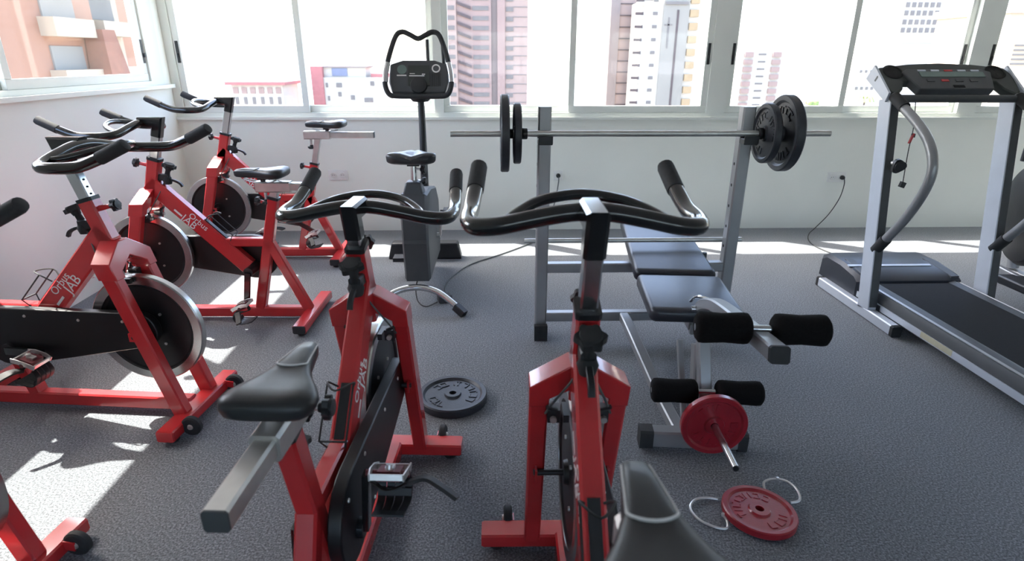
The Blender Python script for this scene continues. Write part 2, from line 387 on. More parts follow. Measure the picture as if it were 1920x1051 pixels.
# white block to the right and the pale neighbour
b = building('apartment_block', 'white block with rows of tiny grey windows beyond the treadmill', 101, 152)
blk('walls', b, 'facade_white', -11.5, 15, 0, 14, GZ, 5.0); blk('upper_storeys', b, 'facade_white', -3, 15, 1, 13, 5.0, 24)
for r, z in enumerate((7.6, 9.4, 11.4, 13.2, 15)):
    for k in range(6): blk('window', b, 'recess_grey', -1.5+k*1.5, -.6+k*1.5, .85, 1.1, z, z+1.1)
for k in range(7): blk('window', b, 'recess_grey', -10.6+k*1.3, -10.0+k*1.3, -.15, .1, -5.6, -4.9); 
for k in range(4): blk('window', b, 'recess_grey', -10.2+k*1.3, -9.7+k*1.3, -.15, .1, -1.6, -1.0)
b = building('neighbour_house', 'cream neighbouring wall with faint grey shutters beside the treadmill', 54, 60)
blk('walls', b, 'facade_cream', -4.6, 6, 0, 10, GZ, 5.6); blk('parapet', b, 'facade_white', -4.9, 6.3, -.2, 10.2, 5.6, 6.3)
for k in range(5): blk('shutter_slat', b, 'recess_grey', -3.4, 3, -.08, .05, 1.0+k*.42, 1.12+k*.42)
# orange brick blocks seen through the side window
b = building('orange_block', 'orange rendered block with cream balconies outside the side window', -25, 40)
blk('walls', b, 'facade_orange', -14, 0, -8, 1.6, GZ, 14); blk('corner_wing', b, 'facade_orange', -14, -.8, 5.9, 14, GZ, 14)
blk('walls', b, 'facade_cream', -14, -.8, 1.6, 5.9, GZ, 14)
for z in (-3.1, -.3, 2.5, 5.3):
    blk('balcony', b, 'facade_cream', -.4, .9, -3.4, .2, z, z+1.0); blk('shutter', b, 'facade_grey', -.2, .1, -3.0, -.2, z+1.0, z+2.3)
    blk('balcony', b, 'facade_cream', -1, 0.3, 2.2, 5.7, z+.2, z+1.1); blk('window', b, 'recess_grey', -1, -.72, 2.8, 5.2, z+1.2, z+2.5)
    blk('window', b, 'recess_grey', -.9, -.7, 8, 10.4, z+1, z+2.3)
m = MB(); m.add([(0.1, -.2, -2-GZ), (0.1, 2.4, -2-GZ), (1.6, 2.4, -2-GZ), (1.6, -.2, -2-GZ), (.1, .3, 3.0-GZ), (.1, 1.6, 3.0-GZ), (1.2, 1.6, 3.0-GZ), (1.2, .3, 3.0-GZ)], [(3, 2, 1, 0), (4, 5, 6, 7), (0, 1, 5, 4), (1, 2, 6, 5), (2, 3, 7, 6), (3, 0, 4, 7)])
obj('chimney_breast', m, 'brick_dark', b)
# garden trees at the far edge of town
def tree(label, name, x, y, top, crown, flat):
    t = thing(name, label, 'tree', (x, y, GZ), 0)
    obj('trunk', MB().tube([(0, 0, 0), (.2, 0, (top-GZ)*.5), (0, 0, top-GZ-crown*.4)], [.5, .4, .25], 8), 'bark', t)
    m = MB()
    for k in range(26):
        a = random.uniform(0, 2*PI); rr = crown*random.uniform(0, 1); c = Vector((rr*math.cos(a), rr*math.sin(a)*.6, top-GZ-crown*flat*.6+random.uniform(-.35, .35)*crown*flat))
        s = crown*random.uniform(.16, .3); m.lathe([(0, -s*flat), (s*.75, -s*flat*.6), (s, 0), (s*.7, s*flat*.7), (0, s*flat)], 7, Matrix.Rotation(random.uniform(0, 3), 3, 'X'), c)
    obj('crown', m, 'leaf_green', t)
tree('low rounded green tree past the pale distant tower', 'garden_tree', 163, 300, -17.2, 7.5, .45)
t = thing('palm_tree', 'small palm tree below the white block by the treadmill', 'tree', (91, 148, GZ), 0)
obj('trunk', MB().tube([(0, 0, 0), (.2, 0, 12), (0, 0, 24.2)], [.35, .25, .2], 8), 'bark', t)
for k in range(12):
    a = 2*PI*k/12; d = Vector((math.cos(a), math.sin(a), 0))
    p = [Vector((0, 0, 24.2)), Vector((0, 0, 25))+d*.8, Vector((0, 0, 24.9))+d*1.6, Vector((0, 0, 23.8))+d*2.3]
    obj('frond', MB().sq(crom(p, 3), .45, .05, side=Vector((-d.y, d.x, 0))), 'leaf_green', t)

# ------------------------------------------------------------------ indoor cycling bikes (local x forward, y to the rider's left)
def ring_outline(c1, r1, c2, r2, n=12):
    """hull of two circles in (x, z)"""
    d = Vector((c2[0]-c1[0], c2[1]-c1[1])); L = d.length; a = math.atan2(d.y, d.x); b = math.acos((r1-r2)/L); pts = []
    for i in range(n+1):
        t = a+b+(2*PI-2*b)*i/n; pts.append((c1[0]+r1*math.cos(t), c1[1]+r1*math.sin(t)))
    for i in range(n+1):
        t = a-b+2*b*i/n; pts.append((c2[0]+r2*math.cos(t), c2[1]+r2*math.sin(t)))
    return pts

SADDLE = [  # x, half width, top z, skirt bottom z, crown dip
    (.150, .008, -.014, -.026, 0), (.146, .016, -.004, -.032, 0), (.134, .021, .005, -.037, 0), (.092, .027, .010, -.040, .000), (.040, .037, .009, -.040, .001),
    (-.005, .056, .008, -.041, .003), (-.045, .080, .010, -.042, .005), (-.078, .094, .014, -.042, .007), (-.105, .095, .016, -.039, .008),
    (-.126, .083, .012, -.034, .006), (-.135, .058, .002, -.028, .003)]
def saddle_section(st, n=22):
    x, w, zt, zb, dip = st; out = []
    for k in range(n):
        a = 2*PI*k/n; c, s_ = math.cos(a), math.sin(a)
        yy = w*math.copysign(abs(c)**.62, c)
        if s_ >= 0: zz = zb*.35 + (zt-zb*.35)*abs(s_)**.75 - dip*(1-min(1, abs(yy)/(w*.55)))*(s_ > .5)
        else: zz = zb*.35 + (zb-zb*.35)*abs(s_)**.35; yy *= .93
        out.append(Vector((x, yy, zz)))
    return out
def saddle_top(x, y):
    for i in range(len(SADDLE)-1):
        a, b = SADDLE[i], SADDLE[i+1]
        if a[0] >= x >= b[0]:
            t = (a[0]-x)/(a[0]-b[0]); w = a[1]+(b[1]-a[1])*t; zt = a[2]+(b[2]-a[2])*t; zb = a[3]+(b[3]-a[3])*t
            c = min(1, abs(y)/w)**(1/.62); s_ = math.sqrt(max(0, 1-c*c))
            return zb*.35+(zt-zb*.35)*s_**.75
    return 0
def make_saddle(parent, x, z, scale=1.0, wide=1.0):
    T = Matrix.Translation((x, 0, z)) @ Matrix.Diagonal((scale, wide*scale, scale, 1))
    m = MB().loft([[T @ p for p in saddle_section(s)] for s in SADDLE])
    sd = obj('saddle', m, 'saddle_skin', parent, ang=60)
    path = []
    for i in range(13):
        t = i/12; xx = .135-.10*t; path.append((xx, .0195+.0125*t))
    arc = [(.035-.020*math.sin(PI*k/10), .032*math.cos(PI*k/10)) for k in range(1, 10)]
    full = path + arc + [(a, -b) for a, b in reversed(path)]
    pts = [T @ Vector((a, b, saddle_top(a, b)+.0006)) for a, b in full]
    obj('piping', MB().tube(pts, .0020, 6), 'grey_piping', sd)
    r = MB()
    for s in (-1, 1): r.tube([T @ Vector(p) for p in crom([(.10, s*.008, -.046), (.05, s*.02, -.062), (-.03, s*.022, -.064), (-.09, s*.035, -.05)], 4)], .0035, 6)
    obj('rail', r, 'steel', sd)
    return sd

def make_pedal(parent, c, side, tilt=0.0):
    """pedal on the SIDE (+1 left, -1 right) of the crank end c"""
    x, y, z = c; py = y+side*.058
    R = Matrix.Rotation(tilt, 3, 'Y'); C = Vector((x, py, z))
    def P(a, b, d): return C + R @ Vector((a, b, d))
    m = MB().cyl(P(0, -side*.058, 0), P(0, side*.046, 0), .009, 10)
    m.box(C, (.05, .055, .024), R)
    p = obj('pedal', m, 'pedal_core', parent)
    m = MB()
    for s in (-1, 1):
        m.sq([P(-.046, s*.040, .004), P(-.02, s*.044, .010), P(.02, s*.044, .010), P(.046, s*.040, .004)], .004, .018, side=R @ Vector((0, 1, 0)))
        m.box(P(s*.040, 0, .004), (.006, .082, .014), R)
    m.box(P(0, 0, .016), (.026, .020, .008), R); m.cyl(P(-.012, 0, .012), P(-.012, 0, .026), .008, 10)
    obj('pedal_frame', m, 'spring_steel', p)
    m = MB()
    for s in (-.9, -.3, .3, .9):
        m.sq(crom([P(.036, s*.036, -.012), P(.060, s*.037, -.040), P(.045, s*.036, -.082), P(-.01, s*.032, -.092)], 4), .019, .004, side=R @ Vector((0, 1, 0)))
    m.sq([P(.052, -.042, -.062), P(.052, .042, -.062)], .006, .02, side=R @ Vector((1, 0, 0)))
    m.sq([P(-.01, -.038, -.092), P(-.01, .038, -.092)], .03, .006, side=R @ Vector((1, 0, 0)))
    obj('toe_cage', m, 'black_plastic', p)
    m = MB().sq(crom([P(.0, side*.046, -.02), P(-.004, side*.085, -.008), P(-.02, side*.125, -.022), P(-.03, side*.165, -.045)], 4), .028, .009, side=R @ Vector((1, 0, 0)))
    m.sq(crom([P(0, -side*.043, -.02), P(-.02, 0, -.034), P(0, side*.046, -.02)], 4), .016, .004, side=R @ Vector((1, 0, 0)))
    obj('strap', m, 'cord_black', p)

LEAN = .29
def head_u(z): return .80 - LEAN*(z-.65)
def knob_lobed(mb, c, axis, r, h, n=6):
    axis = Vector(axis).normalized(); q = axis.to_track_quat('Z', 'Y').to_matrix()
    poly = []
    for k in range(n*6):
        a = 2*PI*k/(n*6); rr = r*(1+.13*math.cos(n*a)); poly.append((rr*math.cos(a), rr*math.sin(a)))
    mb.prism(poly, 0, h*.55, q, c); mb.lathe([(0, -h*.5), (r*.45, -h*.5), (r*.55, 0), (r*.8, h*.5), (r*.75, h*.75), (0, h*.8)], 16, q, c)

def make_bike(label, loc, rz, stem_z, saddle_z, saddle_u, slide, crank, logos=True):
    B = thing('spin_bike', label, 'exercise bike', (loc[0], loc[1], 0), rz, 'red spin bikes')
    # --- base and frame
    obj('base_tube', MB().sq([(.03, 0, .046), (.97, 0, .046)], .05, .058), 'red_paint', B)
    for u, w, nm in ((0, .255, 'rear_foot'), (1.0, .24, 'front_foot')):
        ft = obj(nm, MB().sq([(u, -w, .042), (u, w, .042)], .07, .046, side=(1, 0, 0)), 'red_paint', B)
        for s in (-1, 1):
            obj('end_cap', MB().sq([(u, s*(w-.001), .042), (u, s*(w+.005), .042)], .066, .043, side=(1, 0, 0)), 'black_plastic' if u == 0 else 'red_paint', ft)
            obj('leveling_pad', MB().lathe([(0, 0), (.022, 0), (.024, .006), (.018, .012), (.008, .013), (.008, .022), (0, .022)], 16, None, (u, s*(w-.04), 0)), 'black_rubber', ft)
    for s in (-1, 1):
        w = obj('transport_wheel', MB().lathe([(.012, -.013), (.034, -.013), (.040, -.008), (.040, .008), (.034, .013), (.012, .013)], 22, AY, (1.062, s*.165, .046)), 'black_rubber', B)
        obj('axle_bolt', MB().lathe([(0, -.018), (.009, -.018), (.012, -.012), (.012, .012), (.009, .018), (0, .018)], 12, AY, (1.062, s*.165, .046)), 'steel', w)
        obj('wheel_bracket', MB().sq([(1.03, s*.148, .05), (1.066, s*.148, .046)], .005, .03), 'red_paint', w)
    obj('head_tube', MB().sq([(head_u(.66), 0, .66), (head_u(.905), 0, .905)], .052, .062), 'red_paint', B)
    dt0, dt1 = Vector((.775, 0, .785)), Vector((.325, 0, .315)); td = (dt0-dt1).normalized()
    dt = obj('down_tube', MB().sq([dt1, dt0], .052, .086), 'red_paint', B)
    if logos:
        nz = Vector((-td.z, 0, td.x))
        for s in (-1, 1):
            xa = td*(-s); ya = nz; za = Vector((0, s, 0))
            if s < 0: xa = td
            c0 = dt1 + td*.36 + Vector((0, s*.0264, 0))
            a = text_mesh('Orbus', .045, .0004, xa, ya, za, c0 + nz*.018 - td*.02); o = obj('logo_lettering', a, 'decal_white', dt)
            a = text_mesh('JAB', .058, .0004, xa, ya, za, c0 - nz*.019 + td*.015); obj('logo_lettering', a, 'decal_white', dt)
            obj('logo_stripe', MB().box(c0 - nz*.019 - xa*(.085), (.05, .001, .010), basis(xa, za, ya)), 'decal_white', dt)
    obj('top_tube', MB().sq([(.475, 0, .456), (.20, 0, .456)], .046, .046), 'red_paint', B)
    obj('seat_tube', MB().sq([(.292, 0, .07), (.137, 0, .70)], .05, .054), 'red_paint', B)
    obj('rear_stay', MB().sq([(.195, 0, .46), (.022, 0, .06)], .05, .05), 'red_paint', B)
    # --- fork: roof-shaped crown and two legs
    roof = [(-.118, .625), (-.118, .688), (-.026, .752), (.026, .752), (.118, .688), (.118, .625), (.070, .625), (.070, .650), (.0, .692), (-.070, .650), (-.070, .625)]
    m = MB(); n = len(roof); vs = []
    for du in (-.037, .037):
        for v, z in roof: vs.append((.805+(.69-z)*.28+du, v, z))
    m.add(vs, [tuple(range(n-1, -1, -1)), tuple(range(n, 2*n))] + [(k, (k+1) % n, n+(k+1) % n, n+k) for k in range(n)])
    obj('fork_crown', m, 'red_paint', B, bevel=.003)
    for s in (-1, 1):
        obj('fork_leg', MB().sq([(.805+(.69-.635)*.28, s*.094, .635), (.985, s*.094, .06)], .046, .060), 'red_paint', B)
    # --- flywheel
    fc = (.852, 0, .385)
    fw = obj('flywheel', MB().lathe([(.0, -.022), (.03, -.022), (.034, -.010), (.178, -.008), (.184, -.014), (.195, -.014), (.195, .014), (.184, .014), (.178, .008), (.034, .010), (.03, .022), (0, .022)], 56, AY, fc), 'black_paint', B)
    rim = obj('flywheel_rim', MB().lathe([(.190, -.0165), (.222, -.0165), (.227, -.012), (.227, .012), (.222, .0165), (.190, .0165)], 64, AY, fc), 'rim_steel', fw)
    obj('axle', MB().cyl((fc[0], -.10, fc[2]), (fc[0], .10, fc[2]), .008, 12), 'black_plastic', fw)
    for s in (-1, 1):
        obj('axle_plate', MB().box((fc[0]+.025, s*.094, fc[2]), (.09, .006, .035)), 'red_paint', B)
        for k in range(4):
            a = PI/4+k*PI/2; hc = (fc[0]+.09*math.cos(a), fc[2]+.09*math.sin(a))
            obj('hub_bolt', MB().cyl((hc[0], s*.009, hc[1]), (hc[0], s*.014, hc[1]), .006, 8), 'steel', fw)
    # --- chain guard
    g = ring_outline((.30, .355), .125, (.86, .402), .072)
    cg = obj('chain_guard', MB().prism(g, .036, .070, XZ), 'black_paint', B, bevel=.004)
    for u, z in ((.40, .45), (.62, .44), (.80, .44), (.45, .27), (.25, .43)):
        obj('screw', MB().lathe([(0, 0), (.006, 0), (.005, .003), (0, .004)], 10, XZ, (u, -.070, z)), 'steel', cg)
    # --- bottom bracket, cranks, pedals
    bb = Vector((.30, 0, .305))
    obj('bottom_bracket', MB().cyl(bb+V(0, -.085, 0), bb+V(0, .085, 0), .026, 18), 'black_plastic', B)
    for s in (1, -1):
        a = crank if s > 0 else crank+PI
        e = bb + Vector((math.cos(a)*.165, s*.102, math.sin(a)*.165)); st = bb + V(0, s*.090, 0)
        obj('crank_arm', MB().sq([st, e], .016, .030), 'black_gloss', B)
        make_pedal(B, e, s, tilt=.35)
    # --- handlebar post, stem and bars
    hs = Vector((head_u(stem_z), 0, stem_z)); hd = Vector((-LEAN, 0, 1)).normalized()
    p0 = Vector((head_u(.80), 0, .80))
    post = obj('handlebar_post', MB().sq([p0, hs-hd*.07], .038, .046), 'chrome', B)
    z = .925; m = MB()
    while z < stem_z-.13:
        for s in (-1,): m.cyl((head_u(z)+.0215, 0, z), (head_u(z)+.0245, 0, z), .006, 10)
        z += .026
    if m.v: obj('post_holes', m, 'hole_black', post)
    obj('post_collar', MB().sq([Vector((head_u(.898), 0, .898)), Vector((head_u(.912), 0, .912))], .056, .066), 'black_plastic', B)
    m = MB().sq([hs-hd*.082, hs-hd*.008, hs-hd*.008+V(.095, 0, 0)], .046, .050, ch=.16)
    obj('stem', m, 'black_gloss', B)
    H = []
    side = [(.088, 0, -.010), (.088, .05, -.013), (.092, .12, -.027), (.098, .19, -.043), (.122, .238, -.050), (.18, .254, -.051), (.26, .252, -.046), (.325, .247, -.024), (.345, .245, -.015)]
    full = [(a, -b, c) for a, b, c in reversed(side)] + side[1:]
    pts = crom([hs+Vector(p) for p in full], 5)
    hb = obj('handlebar', MB().tube(pts, .0195, 14), 'black_gloss', B)
    loop = [(.098, -.172, -.040), (.145, -.158, -.034), (.212, -.095, -.016), (.236, 0, -.006), (.212, .095, -.016), (.145, .158, -.034), (.098, .172, -.040)]
    obj('inner_loop', MB().tube(crom([hs+Vector(p) for p in loop], 5), .0125, 10), 'black_gloss', hb)
    for s in (-1, 1):
        gp = [hs+Vector((.340, s*.2455, -.018)), hs+Vector((.425, s*.239, .022)), hs+Vector((.432, s*.2385, .027)), hs+Vector((.435, s*.238, .029))]
        obj('grip', MB().tube(gp, [.0215, .0215, .0195, .010], 14), 'grip_foam', hb)
    # --- adjuster knob on the front of the head tube
    a0 = Vector((head_u(.868)+.028, 0, .872)); ad = Vector((1, 0, .22)).normalized()
    k = obj('height_knob', MB().cyl(a0, a0+ad*.045, .011, 12, .008), 'red_paint', B)
    m = MB(); knob_lobed(m, a0+ad*.058, ad, .022, .026); obj('knob_head', m, 'black_plastic', k)
    # --- brake lever and tension control behind the head tube
    q = Vector((head_u(.83)-.03, 0, .815))
    bk = obj('brake_bracket', MB().sq([q+V(.012, 0, -.005), q+V(-.045, 0, -.005)], .034, .034), 'black_plastic', B)
    m = MB().cyl(q+V(-.030, 0, -.012), q+V(-.052, 0, .040), .014, 12, .011); knob_lobed(m, q+V(-.054, 0, .044), (-.4, 0, 1), .031, .030)
    m.lathe([(0, -.024), (.018, -.022), (.024, .0), (.018, .016), (0, .018)], 14, None, q+V(-.035, 0, -.02))
    obj('tension_knob', m, 'black_rubber', bk)
    obj('brake_lever', MB().sq(crom([q+V(-.030, 0, -.020), q+V(-.060, 0, -.020), q+V(-.095, 0, -.036), q+V(-.108, 0, -.056)], 4), .015, .012), 'black_plastic', bk)
    m = MB()
    for s in (-1, 1): m.tube(crom([q+V(-.02, s*.008, -.03), (.725, s*.030, .725), (.768, s*.064, .645), (.79, s*.078, .605)], 4), .0028, 6)
    obj('brake_cable', m, 'cable_grey', bk)
    for s in (-1, 1):
        m = MB().box((.800, s*.058, .600), (.034, .030, .034)); m.box((.812, s*.028, .594), (.060, .014, .020)); m.cyl((.785, s*.052, .618), (.775, s*.075, .632), .006, 8)
        obj('brake_caliper', m, 'black_plastic', B)
        obj('caliper_bolt', MB().cyl((.778, s*.060, .598), (.768, s*.060, .598), .008, 8), 'steel', B)
    # --- bottle cage on the down tube
    nn = Vector((-td.z, 0, td.x)); b0 = dt1 + td*.17 + nn*.044
    m = MB()
    m.tube(crom([b0+td*.15+V(0, -.020, 0)+nn*.004, b0+td*.15+V(0, -.034, 0)+nn*.05, b0+td*.12+V(0, 0, 0)+nn*.085, b0+td*.15+V(0, .034, 0)+nn*.05, b0+td*.15+V(0, .020, 0)+nn*.004], 4), .0028, 6)
    for s in (-1, 1): m.tube([b0+td*.15+V(0, s*.034, 0)+nn*.05, b0-td*.0+V(0, s*.034, 0)+nn*.05, b0-td*.012+V(0, s*.02, 0)+nn*.006], .0028, 6)
    m.tube([b0-td*.0+V(0, -.034, 0)+nn*.05, b0-td*.0+V(0, .034, 0)+nn*.05], .0028, 6)
    bc = obj('bottle_cage', m, 'cord_black', B)
    obj('cage_mount', MB().sq([b0-td*.02, b0+td*.16], .026, .008), 'black_plastic', bc)
    # --- seat post, slider, saddle
    slz = saddle_z-.105
    def seat_u(z): return .137-.245*(z-.70)
    obj('seat_post', MB().sq([(seat_u(.62), 0, .62), (seat_u(slz), 0, slz)], .038, .042), 'steel', B)
    obj('seat_collar', MB().sq([(seat_u(.692), 0, .692), (seat_u(.706), 0, .706)], .055, .059), 'black_plastic', B)
    su = seat_u(slz)
    obj('slider_sleeve', MB().sq([(su-.085, 0, slz+.004), (su+.095, 0, slz+.004)], .058, .056), 'steel', B)
    st_ = obj('slider_tube', MB().sq([(slide[0], 0, slz+.004), (slide[1], 0, slz+.004)], .044, .042), 'steel', B)
    for u, d in ((slide[0], -1), (slide[1], 1)): obj('end_cap', MB().sq([(u, 0, slz+.004), (u+d*.004, 0, slz+.004)], .043, .041), 'plastic_grey', st_)
    obj('saddle_clamp', MB().cyl((saddle_u, 0, slz+.02), (saddle_u, 0, slz+.055), .013, 12).box((saddle_u, 0, slz+.050), (.04, .05, .016)), 'black_plastic', B)
    make_saddle(B, saddle_u, saddle_z-.014, .97)
    k = obj('seat_knob', MB().cyl((seat_u(.665)+.026, 0, .672), (seat_u(.665)+.065, 0, .680), .009, 10), 'red_paint', B)
    m = MB(); knob_lobed(m, (seat_u(.665)+.075, 0, .682), (1, 0, .2), .022, .024); obj('knob_head', m, 'black_plastic', k)
    k = obj('clamp_knob', MB().cyl((su+.070, -.026, slz-.004), (su+.070, -.052, slz-.004), .008, 10), 'steel', B)
    m = MB(); knob_lobed(m, (su+.070, -.060, slz-.004), (0, -1, 0), .024, .024); obj('knob_head', m, 'black_plastic', k)
    k = obj('slider_knob', MB().cyl((su+.055, 0, slz-.022), (su+.055, 0, slz-.065), .008, 10), 'steel', B)
    m = MB(); knob_lobed(m, (su+.055, 0, slz-.075), (0, 0, -1), .024, .022); obj('knob_head', m, 'black_rubber', k)
    return B

R_ = math.radians
make_bike('red spin bike with low bars and a wide black saddle, beside the loose black plate', (-.427, .89), R_(86.4), 1.015, .822, .178, (-.135, .20), R_(-90))
make_bike('red spin bike with tall raised bars standing in front of the weight bench', (.187, .427), R_(88.97), 1.118, .900, .105, (-.12, .20), R_(-60))
make_bike('red spin bike facing into the room, its flywheel and black chain guard in full view', (-2.225, 2.305), R_(-6), 1.115, .905, .215, (-.10, .25), R_(180))
make_bike('red spin bike facing the side wall, saddle set low, second one from the window', (-1.027, 3.165), R_(178.6), 1.098, .862, .182, (-.075, .22), R_(-82))
make_bike('red spin bike in the corner under the window with its saddle set high', (-1.118, 4.285), R_(180), 1.132, .998, .026, (-.295, .09), R_(-150))
make_bike('red spin bike cut off by the picture edge, only its front foot and flywheel showing', (-2.315, 1.375), R_(-6), 1.03, .86, .18, (-.10, .22), R_(180))

# ------------------------------------------------------------------ weight bench with rack
RY = 2.895
W = thing('weight_bench', 'silver weight bench with black vinyl pads and twin barbell uprights', 'weight bench', (0, 0, 0))
for x, lab in ((.252, 0), (1.222, 1)):
    up = obj('upright', MB().sq([(x, RY, .05), (x, RY, 1.19)], .062, .062, side=(1, 0, 0)), 'silver_paint', W)
    m = MB()
    for k in range(5): m.cyl((x-.032 if lab else x+.032, RY, .52+k*.1), (x-.0325 if lab else x+.0325, RY, .52+k*.1), .007, 10)
    for k in range(5): obj('pin_hole', MB().cyl((x-.0312, RY, .50+k*.105), (x-.0318, RY, .50+k*.105), .008, 10), 'hole_black', up)
    m = MB().sq([(x, RY-.035, 1.072), (x, RY-.035, 1.03)], .068, .012, side=(1, 0, 0)); m.sq([(x, RY-.03, 1.036), (x, RY-.088, 1.036)], .068, .028, side=(1, 0, 0)); m.sq([(x, RY-.088, 1.03), (x, RY-.088, 1.062)], .068, .010, side=(1, 0, 0))
    obj('bar_hook', m, 'black_plastic', up)
    bs = obj('base_rail', MB().sq([(x, RY-.05, .052), (x, RY+.05, .052)], .062, .062, side=(1, 0, 0)), 'silver_paint', W)
    for y in (RY-.052,): obj('rubber_foot', MB().box((x, y, .043), (.068, .03, .086)), 'black_rubber', bs)
obj('cross_bar', MB().sq([(.28, RY, .390), (1.195, RY, .390)], .05, .05, side=(0, 1, 0)), 'silver_paint', W)
obj('cross_bar', MB().sq([(.28, RY-.02, .125), (1.195, RY-.02, .125)], .05, .05, side=(0, 1, 0)), 'silver_paint', W)
obj('rear_bar', MB().cyl((.165, RY+.044, .520), (1.30, RY+.044, .520), .012, 12), 'steel', W)
obj('lock_pin', MB().cyl((1.09, RY-.02, .41), (1.09, RY-.02, .47), .012, 12), 'plastic_grey', W)
ang = R_(5.5)
bd = Vector((-math.sin(ang), -math.cos(ang), 0)); br = Vector((math.cos(ang), -math.sin(ang), 0))   # bench axis towards its foot end, and its right side
bo = Vector((.872, 2.66, 0))
def bp(t, s, z): return bo + bd*t + br*s + Vector((0, 0, z))
def pad(name, t0, z0, w0, t1, z1, w1, th, seam=True):
    secs = []; n = 8
    a, b = bp(t0, 0, z0), bp(t1, 0, z1); ax = (b-a).normalized(); up = br.cross(ax).normalized()
    if up.z < 0: up = -up
    L = (b-a).length; r = .035
    ts = [0, .006, .018, r, L-r, L-.018, L-.006, L]
    ins = [.030, .014, .004, 0, 0, .004, .014, .030]
    for q, i in zip(ts, ins):
        w = w0+(w1-w0)*q/L; hw = w/2-i; ht = th/2-i*.5; c = a+ax*q
        ring = []
        for cx_, cz_ in ((1, -1), (1, 1), (-1, 1), (-1, -1)):
            for k in range(5):
                aa = {(1, -1): -PI/2, (1, 1): 0, (-1, 1): PI/2, (-1, -1): PI}[(cx_, cz_)]+k*PI/8
                rr = min(.02, ht*.9)
                ring.append(c + br*(cx_*(hw-rr)+rr*math.cos(aa)) + up*(cz_*(ht-rr)+rr*math.sin(aa)))
        secs.append(ring)
    return obj(name, MB().loft(secs), 'vinyl', W, ang=60)
p_ = pad('seat_pad', .08, .432, .385, .50, .425, .375, .062)
p_ = pad('back_pad', -.78, .478, .355, .045, .432, .385, .062)
for tt in (-.6, -.05):
    obj('pad_bracket', MB().sq([bp(tt, -.15, .395), bp(tt, .15, .395)], .03, .02, side=bd), 'silver_paint', W)
obj('bench_rail', MB().sq([bp(-.82, 0, .38), bp(.50, 0, .372)], .05, .046, side=br), 'silver_paint', W)
obj('lower_rail', MB().sq(crom([(.690, RY-.02, .125), (.692, RY-.10, .125), (.696, RY-.26, .110), (.705, 2.15, .065), (.715, 1.93, .05)], 4), .048, .045, side=(1, 0, 0)), 'silver_paint', W)
ft = obj('front_foot', MB().sq([(.60, 1.905, .050), (.925, 1.875, .050)], .06, .068, side=(0, 1, 0)), 'silver_paint', W)
for a, b in (((.555, 1.909, .048), (.605, 1.9045, .048)), ((.92, 1.8755, .048), (.955, 1.872, .048))): obj('end_cap', MB().sq([a, b], .066, .078, side=(0, 1, 0)), 'black_rubber', ft)
fp = Vector((.775, 1.915, 0))
obj('front_post', MB().sq([(.775, 1.915, .07), (.792, 2.03, .375)], .05, .05, side=(1, 0, 0)), 'silver_paint', W)
obj('brace_tube', MB().sq([(.745, 1.96, .06), (.738, 2.10, .36)], .022, .022, side=(1, 0, 0)), 'silver_paint', W)
# leg developer: raised arm with foam rollers, lower rollers and plate peg
arm0, arm1 = Vector((.838, 2.16, .475)), Vector((.752, 1.375, .672))
arm = obj('leg_lift_arm', MB().sq(crom([arm0+V(.006, .05, -.07), arm0, arm0+(arm1-arm0)*.2+V(0, 0, .035), arm0+(arm1-arm0)*.5+V(0, 0, .030), arm1], 4), .050, .046, side=br), 'silver_paint', W)
ad_ = (arm1-arm0).normalized()
obj('end_cap', MB().sq([arm1-ad_*.004, arm1+ad_*.012], .052, .048, side=br), 'black_rubber', arm)
m = MB().cyl(arm0+br*-.045+V(0, .0, -.01), arm0+br*.045+V(0, 0, -.01), .012, 12); obj('pivot_bolt', m, 'chrome', arm)
obj('pivot_bracket', MB().box(arm0+V(.0, .06, -.065), (.075, .09, .09), Matrix.Rotation(-ang, 3, 'Z')), 'silver_paint', W)
obj('pivot_guard', MB().tube(crom([arm0+br*-.04+V(0, .03, .01), arm0+br*-.035+V(0, -.03, .055), arm0+V(0, -.08, .06)], 5), .006, 8), 'chrome', arm)
def roller(name, c, half0, half1, r):
    m = MB(); pr = [(0, half0), (r*.75, half0), (r*.97, half0+.008), (r, half0+.02), (r*.93, (half0+half1)/2), (r, half1-.02), (r*.97, half1-.008), (r*.75, half1), (0, half1)]
    q = br.to_track_quat('Z', 'Y').to_matrix(); m.lathe(pr, 24, q, c); return obj(name, m, 'foam', W, ang=50)
rc = Vector((.770, 1.525, .676))
for s in (-1, 1):
    a, b = sorted((s*.033, s*.185)); roller('foam_roller', rc, a, b, .046)
obj('roller_axle', MB().cyl(rc-br*.188, rc+br*.188, .011, 10), 'chrome', W)
lc = Vector((.778, 1.868, .262))
for s in (-1, 1):
    a, b = sorted((s*.036, s*.198)); roller('foam_roller', lc, a, b, .045)
obj('roller_axle', MB().cyl(lc-br*.2, lc+br*.2, .011, 10), 'chrome', W)
obj('swing_arm', MB().sq([(.792, 2.01, .44), (.780, 1.885, .23), (.778, 1.865, .15)], .046, .04, side=(1, 0, 0)), 'silver_paint', W)
pg0 = Vector((.782, 1.85, .192)); pg1 = Vector((.7625, 1.525, .190))
peg = obj('plate_peg', MB().cyl(pg0, pg1, .0125, 16), 'chrome', W)
obj('end_cap', MB().lathe([(0, 0), (.009, 0), (.009, .002), (0, .002)], 12, (pg1-pg0).normalized().to_track_quat('Z', 'Y').to_matrix(), pg1), 'hole_black', peg)

